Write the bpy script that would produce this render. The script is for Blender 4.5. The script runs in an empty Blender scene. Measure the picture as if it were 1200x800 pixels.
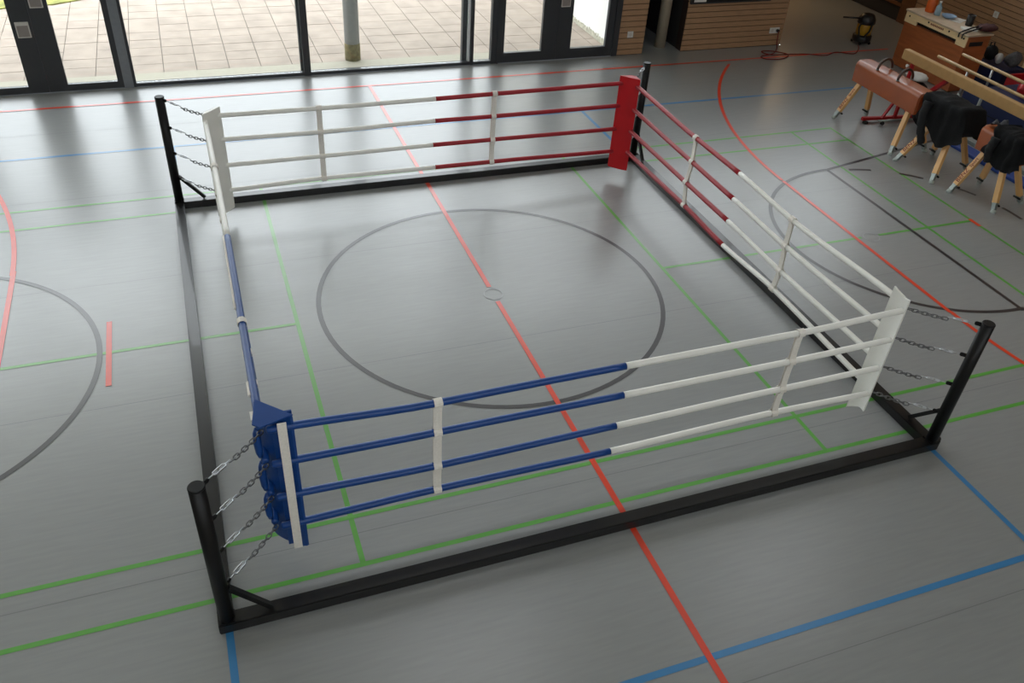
import bpy, bmesh, math, random
from mathutils import Vector, Matrix, Euler
random.seed(7)
S = bpy.context.scene
COL = S.collection
PI = math.pi

# ------------------------------------------------------------------ camera, sky, exposure
cam_d = bpy.data.cameras.new('camera'); cam = bpy.data.objects.new('camera', cam_d); COL.objects.link(cam)
cam_d.sensor_width = 36.0; cam_d.lens = 18.0 * 1.661; cam_d.clip_end = 300
yaw, pit, rol = 0.3957, 0.6512, 0.0769
fwd = Vector((math.sin(yaw)*math.cos(pit), math.cos(yaw)*math.cos(pit), -math.sin(pit)))
rgt = Vector((math.cos(yaw), -math.sin(yaw), 0)); upv = rgt.cross(fwd)
r2 = rgt*math.cos(rol) + upv*math.sin(rol); u2 = upv*math.cos(rol) - rgt*math.sin(rol)
cam.matrix_world = Matrix(((r2.x, u2.x, -fwd.x, -2.6565), (r2.y, u2.y, -fwd.y, -7.0025), (r2.z, u2.z, -fwd.z, 5.1118), (0, 0, 0, 1)))
S.camera = cam

SKY = 5.5
world = bpy.data.worlds.new('overcast_sky'); S.world = world; world.use_nodes = True
wn = world.node_tree.nodes; wl = world.node_tree.links
bg = wn['Background']; bg.inputs['Strength'].default_value = SKY
tc = wn.new('ShaderNodeTexCoord'); sx = wn.new('ShaderNodeSeparateXYZ'); rp = wn.new('ShaderNodeValToRGB')
wl.new(tc.outputs['Generated'], sx.inputs[0]); wl.new(sx.outputs['Z'], rp.inputs[0]); wl.new(rp.outputs[0], bg.inputs['Color'])
rp.color_ramp.elements[0].position = 0.0; rp.color_ramp.elements[0].color = (0.40, 0.43, 0.46, 1)
rp.color_ramp.elements[1].position = 0.62; rp.color_ramp.elements[1].color = (0.94, 0.96, 1.0, 1)

S.view_settings.view_transform = 'Standard'; S.view_settings.look = 'None'
S.view_settings.gamma = 1.0; S.view_settings.use_curve_mapping = False
S.view_settings.exposure = 0.16

def area(name, loc, rot, sx_, sy_, power, col=(1, 1, 1), portal=False):
    d = bpy.data.lights.new(name, 'AREA'); d.shape = 'RECTANGLE'; d.size = sx_; d.size_y = sy_; d.energy = power; d.color = col
    o = bpy.data.objects.new(name, d); COL.objects.link(o); o.location = loc; o.rotation_euler = rot
    if portal: d.cycles.is_portal = True
    return o
area('added_near_portal', (-1.0, -10.5, 6.1), (math.radians(90), 0, 0), 14.0, 2.2, 1, portal=True)  # sampling portal for the added near-wall windows
W = 6.68            # inner face of the glazed far wall
HZ = 8.2            # ceiling height
# daylight portals: the glazed far wall and the added roof openings
area('window_portal', (-0.6, W + 0.3, 3.6), (math.radians(-90), 0, 0), 24.8, 7.2, 1, portal=True)
FILL_ROOF_X = [(-6.5, -5.0), (-1.2, 1.6), (5.0, 7.5)]      # unseen roof openings added for fill light: x spans
FILL_ROOF_Y = [(0.2, 1.0)]                    # added roof openings: y spans
for xa, xb in FILL_ROOF_X:
    for ya, yb in FILL_ROOF_Y:
        area('added_roof_portal', ((xa + xb)/2, (ya + yb)/2, HZ + 0.25), (0, 0, 0), xb - xa, yb - ya, 1, portal=True)

# ------------------------------------------------------------------ materials
def lin(c):
    return tuple(((v/255)/12.92 if v/255 <= 0.04045 else ((v/255 + 0.055)/1.055)**2.4) for v in c)
MATS = {}
def mat(name, rgb, rough=0.5, metal=0.0, spec=0.5, noise=0.0, scale=20.0, stretch=(1, 1, 1), bump=0.0, bscale=None, coat=0.0, lin_in=False):
    if name in MATS: return MATS[name]
    m = bpy.data.materials.new(name); m.use_nodes = True; MATS[name] = m
    nt = m.node_tree; b = nt.nodes['Principled BSDF']
    c = rgb if lin_in else lin(rgb)
    b.inputs['Base Color'].default_value = (*c, 1); b.inputs['Roughness'].default_value = rough
    b.inputs['Metallic'].default_value = metal; b.inputs['Specular IOR Level'].default_value = spec
    b.inputs['Coat Weight'].default_value = coat
    t = nt.nodes.new('ShaderNodeTexCoord'); mp = nt.nodes.new('ShaderNodeMapping'); mp.inputs['Scale'].default_value = stretch
    nt.links.new(t.outputs['Object'], mp.inputs[0])
    n = nt.nodes.new('ShaderNodeTexNoise'); n.inputs['Scale'].default_value = scale; n.inputs['Detail'].default_value = 5
    nt.links.new(mp.outputs[0], n.inputs['Vector'])
    mr = nt.nodes.new('ShaderNodeMapRange'); mr.inputs['From Min'].default_value = 0.3; mr.inputs['From Max'].default_value = 0.7
    nz = noise if noise else 0.05
    mr.inputs['To Min'].default_value = 1 - nz; mr.inputs['To Max'].default_value = 1 + nz
    nt.links.new(n.outputs['Fac'], mr.inputs['Value'])
    mx = nt.nodes.new('ShaderNodeVectorMath'); mx.operation = 'SCALE'; mx.inputs[0].default_value = c
    nt.links.new(mr.outputs[0], mx.inputs['Scale']); nt.links.new(mx.outputs[0], b.inputs['Base Color'])
    if bump:
        n2 = nt.nodes.new('ShaderNodeTexNoise'); n2.inputs['Scale'].default_value = bscale or scale; n2.inputs['Detail'].default_value = 3
        nt.links.new(mp.outputs[0], n2.inputs['Vector'])
        bp = nt.nodes.new('ShaderNodeBump'); bp.inputs['Strength'].default_value = bump; bp.inputs['Distance'].default_value = 0.01
        nt.links.new(n2.outputs['Fac'], bp.inputs['Height']); nt.links.new(bp.outputs[0], b.inputs['Normal'])
    return m

FLOOR_ROUGH = 0.30
m_floor = mat('linoleum_grey', (144, 146, 146), FLOOR_ROUGH, spec=1.0, noise=0.05, scale=9, stretch=(0.35, 3.5, 1))
def paint(name, rgb): return mat(name, rgb, FLOOR_ROUGH, spec=1.0, noise=0.04, scale=12)
m_orange = paint('line_orange', (228, 62, 26)); m_green = paint('line_green', (92, 168, 66)); m_blue = paint('line_blue', (54, 130, 186))
m_black = paint('line_black', (46, 43, 47)); m_seam = paint('floor_seam', (118, 120, 122)); m_socket = paint('socket_rim', (158, 160, 164))
m_steel_black = mat('black_gloss_steel', (13, 12, 13), 0.46, spec=0.3, noise=0.1, scale=8)
m_beam_black = mat('black_lacquered_beam', (14, 12, 13), 0.30, spec=0.45, noise=0.1, scale=8, coat=0.22)
m_vinyl_white = mat('white_vinyl', (240, 238, 232), 0.42, noise=0.03, scale=6, bump=0.12, bscale=25)
m_vinyl_blue = mat('blue_vinyl', (17, 66, 136), 0.40, noise=0.06, scale=8, bump=0.15, bscale=22)
m_vinyl_red = mat('red_vinyl', (192, 14, 26), 0.40, noise=0.05, scale=8, bump=0.12, bscale=22)
m_strap = mat('white_webbing', (236, 230, 222), 0.8, noise=0.05, scale=60, bump=0.2)
m_zinc = mat('zinc_steel', (190, 192, 196), 0.28, metal=1.0)
m_chain = mat('dark_zinc_chain', (120, 120, 122), 0.38, metal=1.0)
m_frame = mat('anthracite_frame', (52, 54, 58), 0.45, noise=0.04)
m_frame_lt = mat('grey_aluminium', (126, 130, 136), 0.4, metal=0.3)
m_sill = mat('pale_sill', (206, 205, 196), 0.6)
m_plate = mat('silver_plate', (214, 210, 204), 0.35, metal=0.4)
m_plate_in = mat('grey_recess', (150, 142, 138), 0.5, metal=0.2)
m_slat = mat('larch_slats', (170, 134, 102), 0.5, noise=0.14, scale=5, stretch=(1.2, 1.2, 18))
m_slat_gap = mat('slat_gap', (44, 26, 20), 0.9)
m_plaster = mat('white_plaster', (240, 238, 234), 0.85, noise=0.03)
m_dark = mat('dark_lining', (40, 38, 38), 0.8)
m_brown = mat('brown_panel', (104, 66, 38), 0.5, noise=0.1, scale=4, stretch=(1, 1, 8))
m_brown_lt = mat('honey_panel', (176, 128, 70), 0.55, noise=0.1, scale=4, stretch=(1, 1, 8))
m_ceiling = mat('ceiling_panel', (208, 204, 196), 0.9)
m_wallpale = mat('pale_wall', (206, 196, 180), 0.85)
m_slab = mat('paving', (160, 147, 135), 0.85, noise=0.14, scale=2.5)
m_joint = mat('paving_joint', (104, 97, 92), 0.95)
m_kerb = mat('pale_kerb', (164, 159, 143), 0.8)
m_grass = mat('grass', (140, 142, 72), 0.95, noise=0.35, scale=3)
m_moss = mat('mossy_base', (128, 120, 88), 0.9, noise=0.3, scale=14)
m_column = mat('pale_grey_column', (168, 170, 170), 0.6, noise=0.05)
m_leather = mat('tan_leather', (150, 72, 24), 0.33, noise=0.10, scale=5, bump=0.05, coat=0.2)
m_ash = mat('ash_leg', (220, 172, 112), 0.45, noise=0.10, scale=8, stretch=(1, 1, 0.15))
m_beam = mat('suede_beam', (176, 138, 86), 0.7, noise=0.06, scale=12)
m_rail = mat('ash_rail', (190, 158, 108), 0.4, noise=0.06, scale=10)
m_galv = mat('galvanised_foot', (150, 156, 152), 0.45, metal=0.7)
m_footgrey = mat('grey_rubber_foot', (168, 176, 170), 0.6)
m_rubber = mat('black_rubber', (24, 24, 24), 0.7)
m_redsteel = mat('red_steel', (176, 28, 34), 0.4)
m_letter = mat('red_lettering', (122, 30, 12), 0.6)
m_cloth_black = mat('black_cloth', (13, 13, 15), 0.8, noise=0.15, scale=10, bump=0.6, bscale=22)
m_cloth_grey = mat('grey_cloth', (84, 84, 88), 0.85, noise=0.25, scale=30, bump=0.4)
m_cloth_white = mat('white_cloth', (196, 194, 190), 0.9, noise=0.06, scale=10, bump=0.4)
m_navy = mat('navy_tarpaulin', (24, 36, 76), 0.5, noise=0.08, scale=4, bump=0.1)
m_bluemat = mat('blue_mat', (26, 62, 142), 0.55, noise=0.06, scale=6)
m_cabinet = mat('red_brown_veneer', (164, 92, 50), 0.45, noise=0.14, scale=3, stretch=(1, 1, 7))
m_pine = mat('pale_pine', (242, 214, 164), 0.5, noise=0.07, scale=5, stretch=(1, 1, 6))
m_orange_pl = mat('orange_plastic', (212, 96, 34), 0.4)
m_clear = mat('bluish_bottle', (150, 176, 190), 0.15, noise=0.05)
m_lightblue = mat('light_blue_plastic', (140, 170, 204), 0.5)
m_yellow = mat('yellow_plastic', (170, 126, 22), 0.4)
m_blackpl = mat('black_plastic', (22, 22, 24), 0.4)
m_maroon = mat('maroon_cloth', (70, 34, 36), 0.8)
m_paper = mat('paper', (222, 220, 214), 0.8)
m_white_pl = mat('white_plastic', (226, 226, 222), 0.4)
m_cable = mat('red_cable', (120, 34, 28), 0.6)

def glass_mat():
    m = bpy.data.materials.new('window_glass'); m.use_nodes = True; nt = m.node_tree; nt.nodes.clear()
    o = nt.nodes.new('ShaderNodeOutputMaterial'); mx = nt.nodes.new('ShaderNodeMixShader'); tr = nt.nodes.new('ShaderNodeBsdfTransparent')
    gl = nt.nodes.new('ShaderNodeBsdfGlossy'); fr = nt.nodes.new('ShaderNodeFresnel')
    tr.inputs['Color'].default_value = (0.96, 0.98, 0.975, 1); gl.inputs['Roughness'].default_value = 0.02; fr.inputs['IOR'].default_value = 1.45
    sc = nt.nodes.new('ShaderNodeMath'); sc.operation = 'MULTIPLY'; sc.inputs[1].default_value = 0.5
    nt.links.new(fr.outputs[0], sc.inputs[0]); nt.links.new(sc.outputs[0], mx.inputs[0]); nt.links.new(tr.outputs[0], mx.inputs[1]); nt.links.new(gl.outputs[0], mx.inputs[2]); nt.links.new(mx.outputs[0], o.inputs[0])
    return m
m_glass = glass_mat()

# ------------------------------------------------------------------ mesh helpers
class MB:
    """Collects shapes into one mesh; pts are given in world metres, origin subtracts at build."""
    def __init__(s): s.bm = bmesh.new(); s.mats = []; s.cur = 0
    def use(s, m):
        if m not in s.mats: s.mats.append(m)
        s.cur = s.mats.index(m); return s
    def _f(s, vs):
        try:
            f = s.bm.faces.new(vs); f.material_index = s.cur; return f
        except ValueError: return None
    def box(s, a, b, bev=0.0):
        a = Vector(a); b = Vector(b); c = (a + b)/2; d = b - a
        return s.obox(c - Vector((0, 0, d.z/2)), c + Vector((0, 0, d.z/2)), d.x, d.y, Vector((1, 0, 0)), bev)
    def obox(s, p0, p1, w, h, side, bev=0.0, w1=None, h1=None):
        """bar from p0 to p1; w along 'side' (made orthogonal), h across."""
        p0 = Vector(p0); p1 = Vector(p1); ax = (p1 - p0).normalized(); sd = Vector(side); sd = (sd - ax*sd.dot(ax)).normalized(); ot = ax.cross(sd)
        vs = []
        for p, ww, hh in ((p0, w, h), (p1, w1 or w, h1 or h)):
            for i, j in ((-1, -1), (1, -1), (1, 1), (-1, 1)): vs.append(s.bm.verts.new(p + sd*(i*ww/2) + ot*(j*hh/2)))
        fs = [s._f([vs[3], vs[2], vs[1], vs[0]]), s._f(vs[4:])]
        for i in range(4): fs.append(s._f([vs[i], vs[(i+1) % 4], vs[4 + (i+1) % 4], vs[4 + i]]))
        if bev:
            es = list({e for f in fs for e in f.edges})
            r = bmesh.ops.bevel(s.bm, geom=es, offset=bev, segments=2, affect='EDGES', profile=0.5)
            for f in r['faces']: f.material_index = s.cur
        return s
    def tube(s, pts, rad, n=12, cap=True, closed=False, smooth=True):
        pts = [Vector(p) for p in pts]; N = len(pts); rads = rad if isinstance(rad, (list, tuple)) else [rad]*N
        rings = []; prev = None
        for i, p in enumerate(pts):
            if closed: t = pts[(i+1) % N] - pts[i-1]
            else: t = pts[min(i+1, N-1)] - pts[max(i-1, 0)]
            t.normalize()
            if prev is None:
                a = Vector((0, 0, 1)) if abs(t.z) < 0.9 else Vector((1, 0, 0)); x = a.cross(t).normalized()
            else: x = (prev - t*prev.dot(t)).normalized()
            prev = x; y = t.cross(x)
            rings.append([s.bm.verts.new(p + (x*math.cos(2*PI*k/n) + y*math.sin(2*PI*k/n))*rads[i]) for k in range(n)])
        M = N if closed else N-1
        for i in range(M):
            A, B = rings[i], rings[(i+1) % N]
            for k in range(n):
                f = s._f([A[k], A[(k+1) % n], B[(k+1) % n], B[k]])
                if f: f.smooth = smooth
        if cap and not closed: s._f(rings[0][::-1]); s._f(rings[-1])
        return s
    def cyl(s, p0, p1, r, n=20, r1=None): return s.tube([p0, p1], [r, r1 if r1 is not None else r], n)
    def lathe(s, prof, c, n=24, axis=(0, 0, 1)):
        c = Vector(c); q = Vector((0, 0, 1)).rotation_difference(Vector(axis)); rings = []
        for r, z in prof: rings.append([s.bm.verts.new(c + q @ Vector((r*math.cos(2*PI*k/n), r*math.sin(2*PI*k/n), z))) for k in range(n)])
        for A, B in zip(rings, rings[1:]):
            for k in range(n):
                f = s._f([A[k], A[(k+1) % n], B[(k+1) % n], B[k]])
                if f: f.smooth = True
        s._f(rings[0][::-1]); s._f(rings[-1]); return s
    def prism(s, poly, fn, t0, t1):
        """poly: 2-D outline; fn(u,v,t)->point."""
        A = [s.bm.verts.new(fn(u, v, t0)) for u, v in poly]; B = [s.bm.verts.new(fn(u, v, t1)) for u, v in poly]
        s._f(A[::-1]); s._f(B); n = len(poly)
        for k in range(n): s._f([A[k], A[(k+1) % n], B[(k+1) % n], B[k]])
        return s
    def grid(s, P, smooth=True):
        V = [[s.bm.verts.new(p) for p in row] for row in P]
        for i in range(len(V)-1):
            for j in range(len(V[0])-1):
                f = s._f([V[i][j], V[i][j+1], V[i+1][j+1], V[i+1][j]])
                if f: f.smooth = smooth
        return s
    def quad(s, pts): s._f([s.bm.verts.new(p) for p in pts]); return s
    def build(s, name, m=None, parent=None, origin=None):
        bmesh.ops.recalc_face_normals(s.bm, faces=s.bm.faces)
        org = Vector(origin) if origin is not None else (parent_origin(parent) if parent is not None else Vector((0, 0, 0)))
        bmesh.ops.translate(s.bm, verts=s.bm.verts, vec=-org)
        me = bpy.data.meshes.new(name); s.bm.to_mesh(me); s.bm.free()
        for k in (s.mats or [m]): me.materials.append(k)
        o = bpy.data.objects.new(name, me); COL.objects.link(o)
        if parent is not None: o.parent = parent
        else: o.location = org
        ORG[o.name] = org
        return o
ORG = {}
def parent_origin(p): return ORG[p.name]
def tag(o, label, cat, group=None):
    o['label'] = label; o['category'] = cat
    if group: o['group'] = group
    return o
def thing(name, label, cat, loc, group=None):
    o = bpy.data.objects.new(name, None); COL.objects.link(o); o.location = loc; o.empty_display_size = 0.1; ORG[o.name] = Vector(loc)
    return tag(o, label, cat, group)
def struct(o): o['kind'] = 'structure'; return o
def copy_tree(o, loc=None, rot=None, parent=None):
    c = o.copy(); COL.objects.link(c); ORG[c.name] = ORG.get(o.name, Vector((0, 0, 0)))
    if parent is not None: c.parent = parent
    if loc is not None: c.location = loc
    if rot is not None: c.rotation_euler = rot
    for ch in list(o.children): copy_tree(ch, parent=c)
    return c

# ------------------------------------------------------------------ floor with its court lines
X0, X1, Y0 = -13.0, 11.8, -10.0
f = MB(); f.use(m_floor)
def slab(x0, x1, y0, y1): f.quad([(x0, y0, 0), (x1, y0, 0), (x1, y1, 0), (x0, y1, 0)])
slab(X0, X1, Y0, W); slab(8.2, X1, W, 10.5); slab(5.17, 6.0, W, 8.6); slab(4.66, 5.17, W, W + 0.1); slab(6.0, 8.17, W, W + 0.1); slab(X1, X1 + 0.1, Y0, 7.62)
zc = [0.0006]
def nz():
    zc[0] += 0.00006; return zc[0]
def line(m, p, q, w=0.05):
    f.use(m); p = Vector((*p, 0)); q = Vector((*q, 0)); d = (q - p).normalized(); n = Vector((-d.y, d.x, 0))*(w/2); z = Vector((0, 0, nz()))
    f.quad([p - n + z, q - n + z, q + n + z, p + n + z])
def arc(m, c, r, a0, a1, w=0.05, n=96):
    f.use(m); z = nz()
    for i in range(n):
        t0 = a0 + (a1 - a0)*i/n; t1 = a0 + (a1 - a0)*(i+1)/n
        f.quad([(c[0] + (r - w/2)*math.cos(t0), c[1] + (r - w/2)*math.sin(t0), z), (c[0] + (r + w/2)*math.cos(t0), c[1] + (r + w/2)*math.sin(t0), z),
                (c[0] + (r + w/2)*math.cos(t1), c[1] + (r + w/2)*math.sin(t1), z), (c[0] + (r - w/2)*math.cos(t1), c[1] + (r - w/2)*math.sin(t1), z)])
for k in range(-4, 4):
    if abs(-0.76 + 1.98*k) < 9: line(m_seam, (X0, -0.76 + 1.98*k), (X1, -0.76 + 1.98*k), 0.006)
# badminton (green)
for x in (-6.64, -5.90, 5.90, 6.63): line(m_green, (x, -3.05), (x, 3.035), 0.04)
line(m_green, (-2.034, -3.03), (-2.034, 3.03), 0.04); line(m_green, (2.06, -3.03), (2.06, 3.03), 0.04)
for y in (-3.035, -2.573, 3.017): line(m_green, (-6.65, y), (6.65, y), 0.04)
line(m_green, (-6.65, 2.571), (-2.99, 2.60), 0.04); line(m_green, (-2.99, 2.70), (2.99, 2.70), 0.04); line(m_green, (2.99, 2.60), (6.65, 2.571), 0.04)
line(m_green, (2.06, 0.02), (4.86, 0.02), 0.04); line(m_green, (5.12, 0.02), (6.62, 0.02), 0.04); line(m_green, (-6.6, 0.03), (-2.034, 0.03), 0.04)
# volleyball (blue)
for y in (-4.487, 4.44): line(m_blue, (-9, y), (9, y), 0.05)
for x in (-3.0, 3.0): line(m_blue, (x, -4.46), (x, -3.24), 0.05); line(m_blue, (x, 2.7), (x, 4.44), 0.05)
# basketball (dark)
arc(m_black, (0.02, 0.045), 1.82, 0, 2*PI)
for sgn, cx in ((1, 5.63), (-1, -5.63)):
    arc(m_black, (cx, 0), 1.765, PI/2, 3*PI/2) if sgn > 0 else arc(m_black, (cx, 0.017), 1.786, -PI/2, PI/2)
    line(m_black, (cx, -1.80), (cx, 1.77), 0.05)
    line(m_black, (cx, 1.76), (cx + sgn*2.6, 2.3), 0.05); line(m_black, (cx, -1.76), (cx + sgn*2.6, -2.3), 0.05)
    a_off = 0 if sgn > 0 else PI
    for k in range(7):
        a = -PI/2 + 0.24 + k*0.42
        arc(m_black, (cx, 0), 1.72, a_off + a, a_off + a + 0.19, n=8)
# handball / futsal (orange-red)
line(m_orange, (0.02, -8.0), (0.02, -0.12)); line(m_orange, (0.02, 0.16), (0.02, 6.09))
line(m_orange, (-11, 6.08), (10.3, 6.08))
line(m_orange, (4.77, -1.6), (4.78, 1.6)); arc(m_orange, (10.80, 1.62), 6.02, PI/2 + 0.78, PI, n=60); arc(m_orange, (10.80, -1.6), 6.02, PI, PI + 0.9, n=60)
line(m_orange, (-4.70, -1.5), (-4.69, 1.7)); arc(m_orange, (-10.72, 1.62), 6.02, 0, 0.8, n=60); arc(m_orange, (-10.72, -1.5), 6.02, -0.8, 0, n=60)
line(m_orange, (-3.765, -0.47), (-3.765, 0.53)); line(m_orange, (6.625, -0.13), (6.625, 0.06), 0.055)
for c in ((0.02, 0.02), (4.99, 0.0)): arc(m_socket, c, 0.10, 0, 2*PI, 0.012, 32)
struct(f.build('floor'))

# ------------------------------------------------------------------ shell of the hall
def wbox(name, m, boxes):
    b = MB()
    for a, c in boxes: b.box(a, c)
    return struct(b.build(name, m))
wbox('wall_left', m_wallpale, [((X0 - 0.3, Y0, 0), (X0, W, HZ))])
NX0, NX1, NZ0, NZ1 = -8.0, 6.0, 5.0, 7.2      # unseen windows added in the near wall behind the gallery, for fill light
wbox('wall_near', m_wallpale, [((X0, Y0 - 0.3, 0), (X1, Y0, NZ0)), ((X0, Y0 - 0.3, NZ1), (X1, Y0, HZ)), ((X0, Y0 - 0.3, NZ0), (NX0, Y0, NZ1)), ((NX1, Y0 - 0.3, NZ0), (X1, Y0, NZ1))])
c = MB()
yk = [Y0 - 0.3] + [v for sp in FILL_ROOF_Y for v in sp] + [10.8]
xk = [X0 - 0.3] + [v for sp in FILL_ROOF_X for v in sp] + [X1 + 0.3]
for i in range(len(yk) - 1):
    if i % 2 == 0: c.box((X0 - 0.3, yk[i], HZ), (X1 + 0.3, yk[i+1], HZ + 0.2))
    else:
        for j in range(0, len(xk) - 1, 2): c.box((xk[j], yk[i], HZ), (xk[j+1], yk[i+1], HZ + 0.2))
struct(c.build('ceiling', m_ceiling))

def slat_wall(name, axis, fixed, lo, hi, z1, out, pitch=0.0985, zlo=0.0):
    """horizontal larch slats on a dark backing; out = +1/-1 towards which the backing lies."""
    b = MB(); b.use(m_slat); z = zlo + 0.012
    while z < z1:
        zz = min(z + pitch - 0.012, z1)
        if axis == 'y': b.box((lo, min(fixed, fixed + 0.02*out), z), (hi, max(fixed, fixed + 0.02*out), zz))
        else: b.box((min(fixed, fixed + 0.02*out), lo, z), (max(fixed, fixed + 0.02*out), hi, zz))
        z += pitch
    b.use(m_slat_gap)
    if axis == 'y': b.box((lo, fixed + 0.002, zlo), (hi, fixed + 0.0209, zlo + 0.0119))
    if axis == 'y': b.box((lo, fixed + 0.021*out, zlo), (hi, fixed + 0.2*out, z1))
    else: b.box((min(fixed + 0.021*out, fixed + 0.2*out), lo, zlo), (max(fixed + 0.021*out, fixed + 0.2*out), hi, z1))
    return struct(b.build(name))
GT = 7.2   # top of the glazing, raised out of view to brighten the floor
slat_wall('wall_far_panel', 'y', W, 4.66, 5.18, 2.5, 1)
slat_wall('wall_far', 'y', W, 5.99, 8.17, 2.5, 1)
wbox('wall_far_head', m_wallpale, [((X0, W, GT), (X1, W + 0.3, HZ)), ((5.181, W, 2.4), (5.989, W + 0.2, 2.5)), ((8.171, W, 2.6), (8.25, W + 0.2, GT))])
slat_wall('wall_right', 'x', X1, Y0, W + 0.3, HZ, 1); slat_wall('wall_right_recess', 'x', X1, W + 0.301, 7.25, 2.5, 1)
# dark niche in the wooden wall, with a pale round pillar, and the side recess to the right
wbox('wall_niche', m_dark, [((5.08, W + 0.2, 0), (5.17, 8.6, 2.5)), ((6.0, W + 0.2, 0), (6.1, 8.6, 2.5)), ((5.08, 8.6, 0), (6.1, 8.7, 2.5)), ((5.08, W + 0.2, 2.4), (6.1, 8.7, 2.5))])
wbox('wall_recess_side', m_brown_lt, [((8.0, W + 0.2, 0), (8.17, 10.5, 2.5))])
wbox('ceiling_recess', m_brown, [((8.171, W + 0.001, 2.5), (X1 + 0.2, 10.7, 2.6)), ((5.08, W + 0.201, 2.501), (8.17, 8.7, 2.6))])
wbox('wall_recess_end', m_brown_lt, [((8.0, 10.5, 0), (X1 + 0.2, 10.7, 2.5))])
wbox('wall_recess_right', m_dark, [((X1 + 0.02, 7.6, 0.0), (X1 + 0.2, 10.5, 2.5))])
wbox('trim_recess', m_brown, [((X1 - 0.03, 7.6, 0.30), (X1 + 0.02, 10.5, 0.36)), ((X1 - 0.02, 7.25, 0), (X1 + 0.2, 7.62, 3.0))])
lt = thing('added_fill_lamp', 'added warm fill lamp of the side recess, out of view above', 'lamp', (10.0, 9.3, 2.49)); MB().box((9.4, 9.2, 2.46), (10.6, 9.4, 2.499)).build('fill_lamp_housing', m_frame, lt)
area('recess_fill_light', (10.0, 9.3, 2.45), (0, 0, 0), 1.1, 0.15, 15, (1.0, 0.70, 0.38))  # invented lamp, warms the recess walls and their floor reflection
p = MB(); p.lathe([(0.10, 0), (0.10, 2.4)], (5.72, 7.0, 0)); struct(p.build('pillar_niche', mat('beige_pillar', (170, 158, 138), 0.7)))

# outside: paving, grass, white wall, column
o = MB(); o.use(m_joint); o.quad([(-18, W + 0.12, -0.03), (12, W + 0.12, -0.03), (12, 30, -0.03), (-18, 30, -0.03)])
o.use(m_slab)
y = W + 0.62; j = 0
while y < 17:
    x = -16
    while x < 12:
        o.box((x, y, -0.03), (x + 0.49, y + 0.39, -0.018 + random.uniform(-.002, .002)))
        x += 0.5
    y += 0.4
o.use(m_kerb); o.box((-16, W + 0.14, -0.03), (8, W + 0.60, -0.012))
struct(o.build('ground_paving'))
g = MB(); 
g.prism([(-18, 30), (-18, 10.4), (-8, 10.75), (-6.4, 10.9), (-5.65, 10.98), (-5.2, 11.12), (-4.8, 11.12), (-4.3, 11.38), (-3.95, 11.9), (-3.6, 12.9), (-2.2, 14.8), (6, 17), (6, 30)], lambda u, v, t: Vector((u, v, t)), -0.03, 0.0)
go = g.build('lawn', m_grass); go['kind'] = 'structure'
wbox('wall_outside', m_plaster, [((4.70, W + 0.32, 0.0), (4.95, 14.5, 4.0))])
mb = MB()
for i in range(60):
    yy = 7.0 + i*0.045; h = 0.03 + 0.05*abs(math.sin(i*1.7)) + random.uniform(0, .04)
    mb.box((4.694, yy, -0.02), (4.70, yy + 0.05, h))
struct(mb.build('trim_damp_stain', mat('damp_stain', (190, 186, 168), 0.9, noise=0.3, scale=14)))
t = thing('round_column', 'pale round column with a mossy foot, outside the middle window', 'column', (0.02, 7.36, -0.02))
MB().lathe([(0.125, 0.28), (0.125, 5.5)], (0.02, 7.36, -0.02)).build('shaft', m_column, t)
MB().lathe([(0.132, 0), (0.130, 0.27), (0.127, 0.285)], (0.02, 7.36, -0.02)).build('mossy_foot', m_moss, t)

# glazing --------------------------------------------------------------------
def frame_bar(b, x0, x1, z0, z1, y0=W, y1=W + 0.10): b.box((x0, y0, z0), (x1, y1, z1))
def pane(x0, x1, z0, z1, parent, y=W + 0.05):
    return MB().box((x0, y - 0.008, z0), (x1, y + 0.008, z1)).build('pane', m_glass, parent)
def window(n, x0, x1, fl_, fr_, origin):
    e = bpy.data.objects.new('window_%d' % n, None); COL.objects.link(e); e.location = origin; ORG[e.name] = Vector(origin); e['kind'] = 'structure'
    b = MB(); frame_bar(b, x0, x0 + fl_, 0, GT); frame_bar(b, x1 - fr_, x1, 0, GT); frame_bar(b, x0 + fl_, x1 - fr_, 0.01, 0.055); frame_bar(b, x0 + fl_, x1 - fr_, GT - 0.07, GT); frame_bar(b, x0 + fl_, x1 - fr_, 2.55, 2.63)
    b.build('window_frame', m_frame, e)
    pane(x0 + fl_, x1 - fr_, 0.055, 2.55, e); pane(x0 + fl_, x1 - fr_, 2.63, GT - 0.07, e)
    return e
window(1, -3.45, -0.84, 0.04, 0.055, (-2.1, W, 0)); window(2, -0.84, 1.895, 0.05, 0.004, (0.5, W, 0)); window(3, 1.896, 2.36, 0.05, 0.10, (2.13, W, 0)); window(4, X0, -5.75, 0.05, 0.05, (-9, W, 0))
def added_high_window(n, x0, x1):  # unseen glazing added above the wooden wall to brighten the floor
    e = bpy.data.objects.new('window_%d' % n, None); COL.objects.link(e); e.location = ((x0 + x1)/2, W, 2.5); ORG[e.name] = Vector(e.location); e['kind'] = 'structure'
    b = MB(); frame_bar(b, x0, x1, 2.501, 2.58); frame_bar(b, x0, x1, GT - 0.07, GT)
    k = max(1, round((x1 - x0)/1.2))
    for i in range(k + 1): xx = x0 + 0.025 + (x1 - x0 - 0.05)*i/k; frame_bar(b, xx - 0.025, xx + 0.025, 2.58, GT - 0.07)
    b.build('window_frame', m_frame, e); pane(x0, x1, 2.58, GT - 0.07, e)
added_high_window(5, 4.661, X1)
e = bpy.data.objects.new('window_6', None); COL.objects.link(e); e.location = (-1, Y0, 5.8); ORG[e.name] = Vector(e.location); e['kind'] = 'structure'  # added near-wall window, lights the faces turned to the camera
b = MB()
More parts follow.
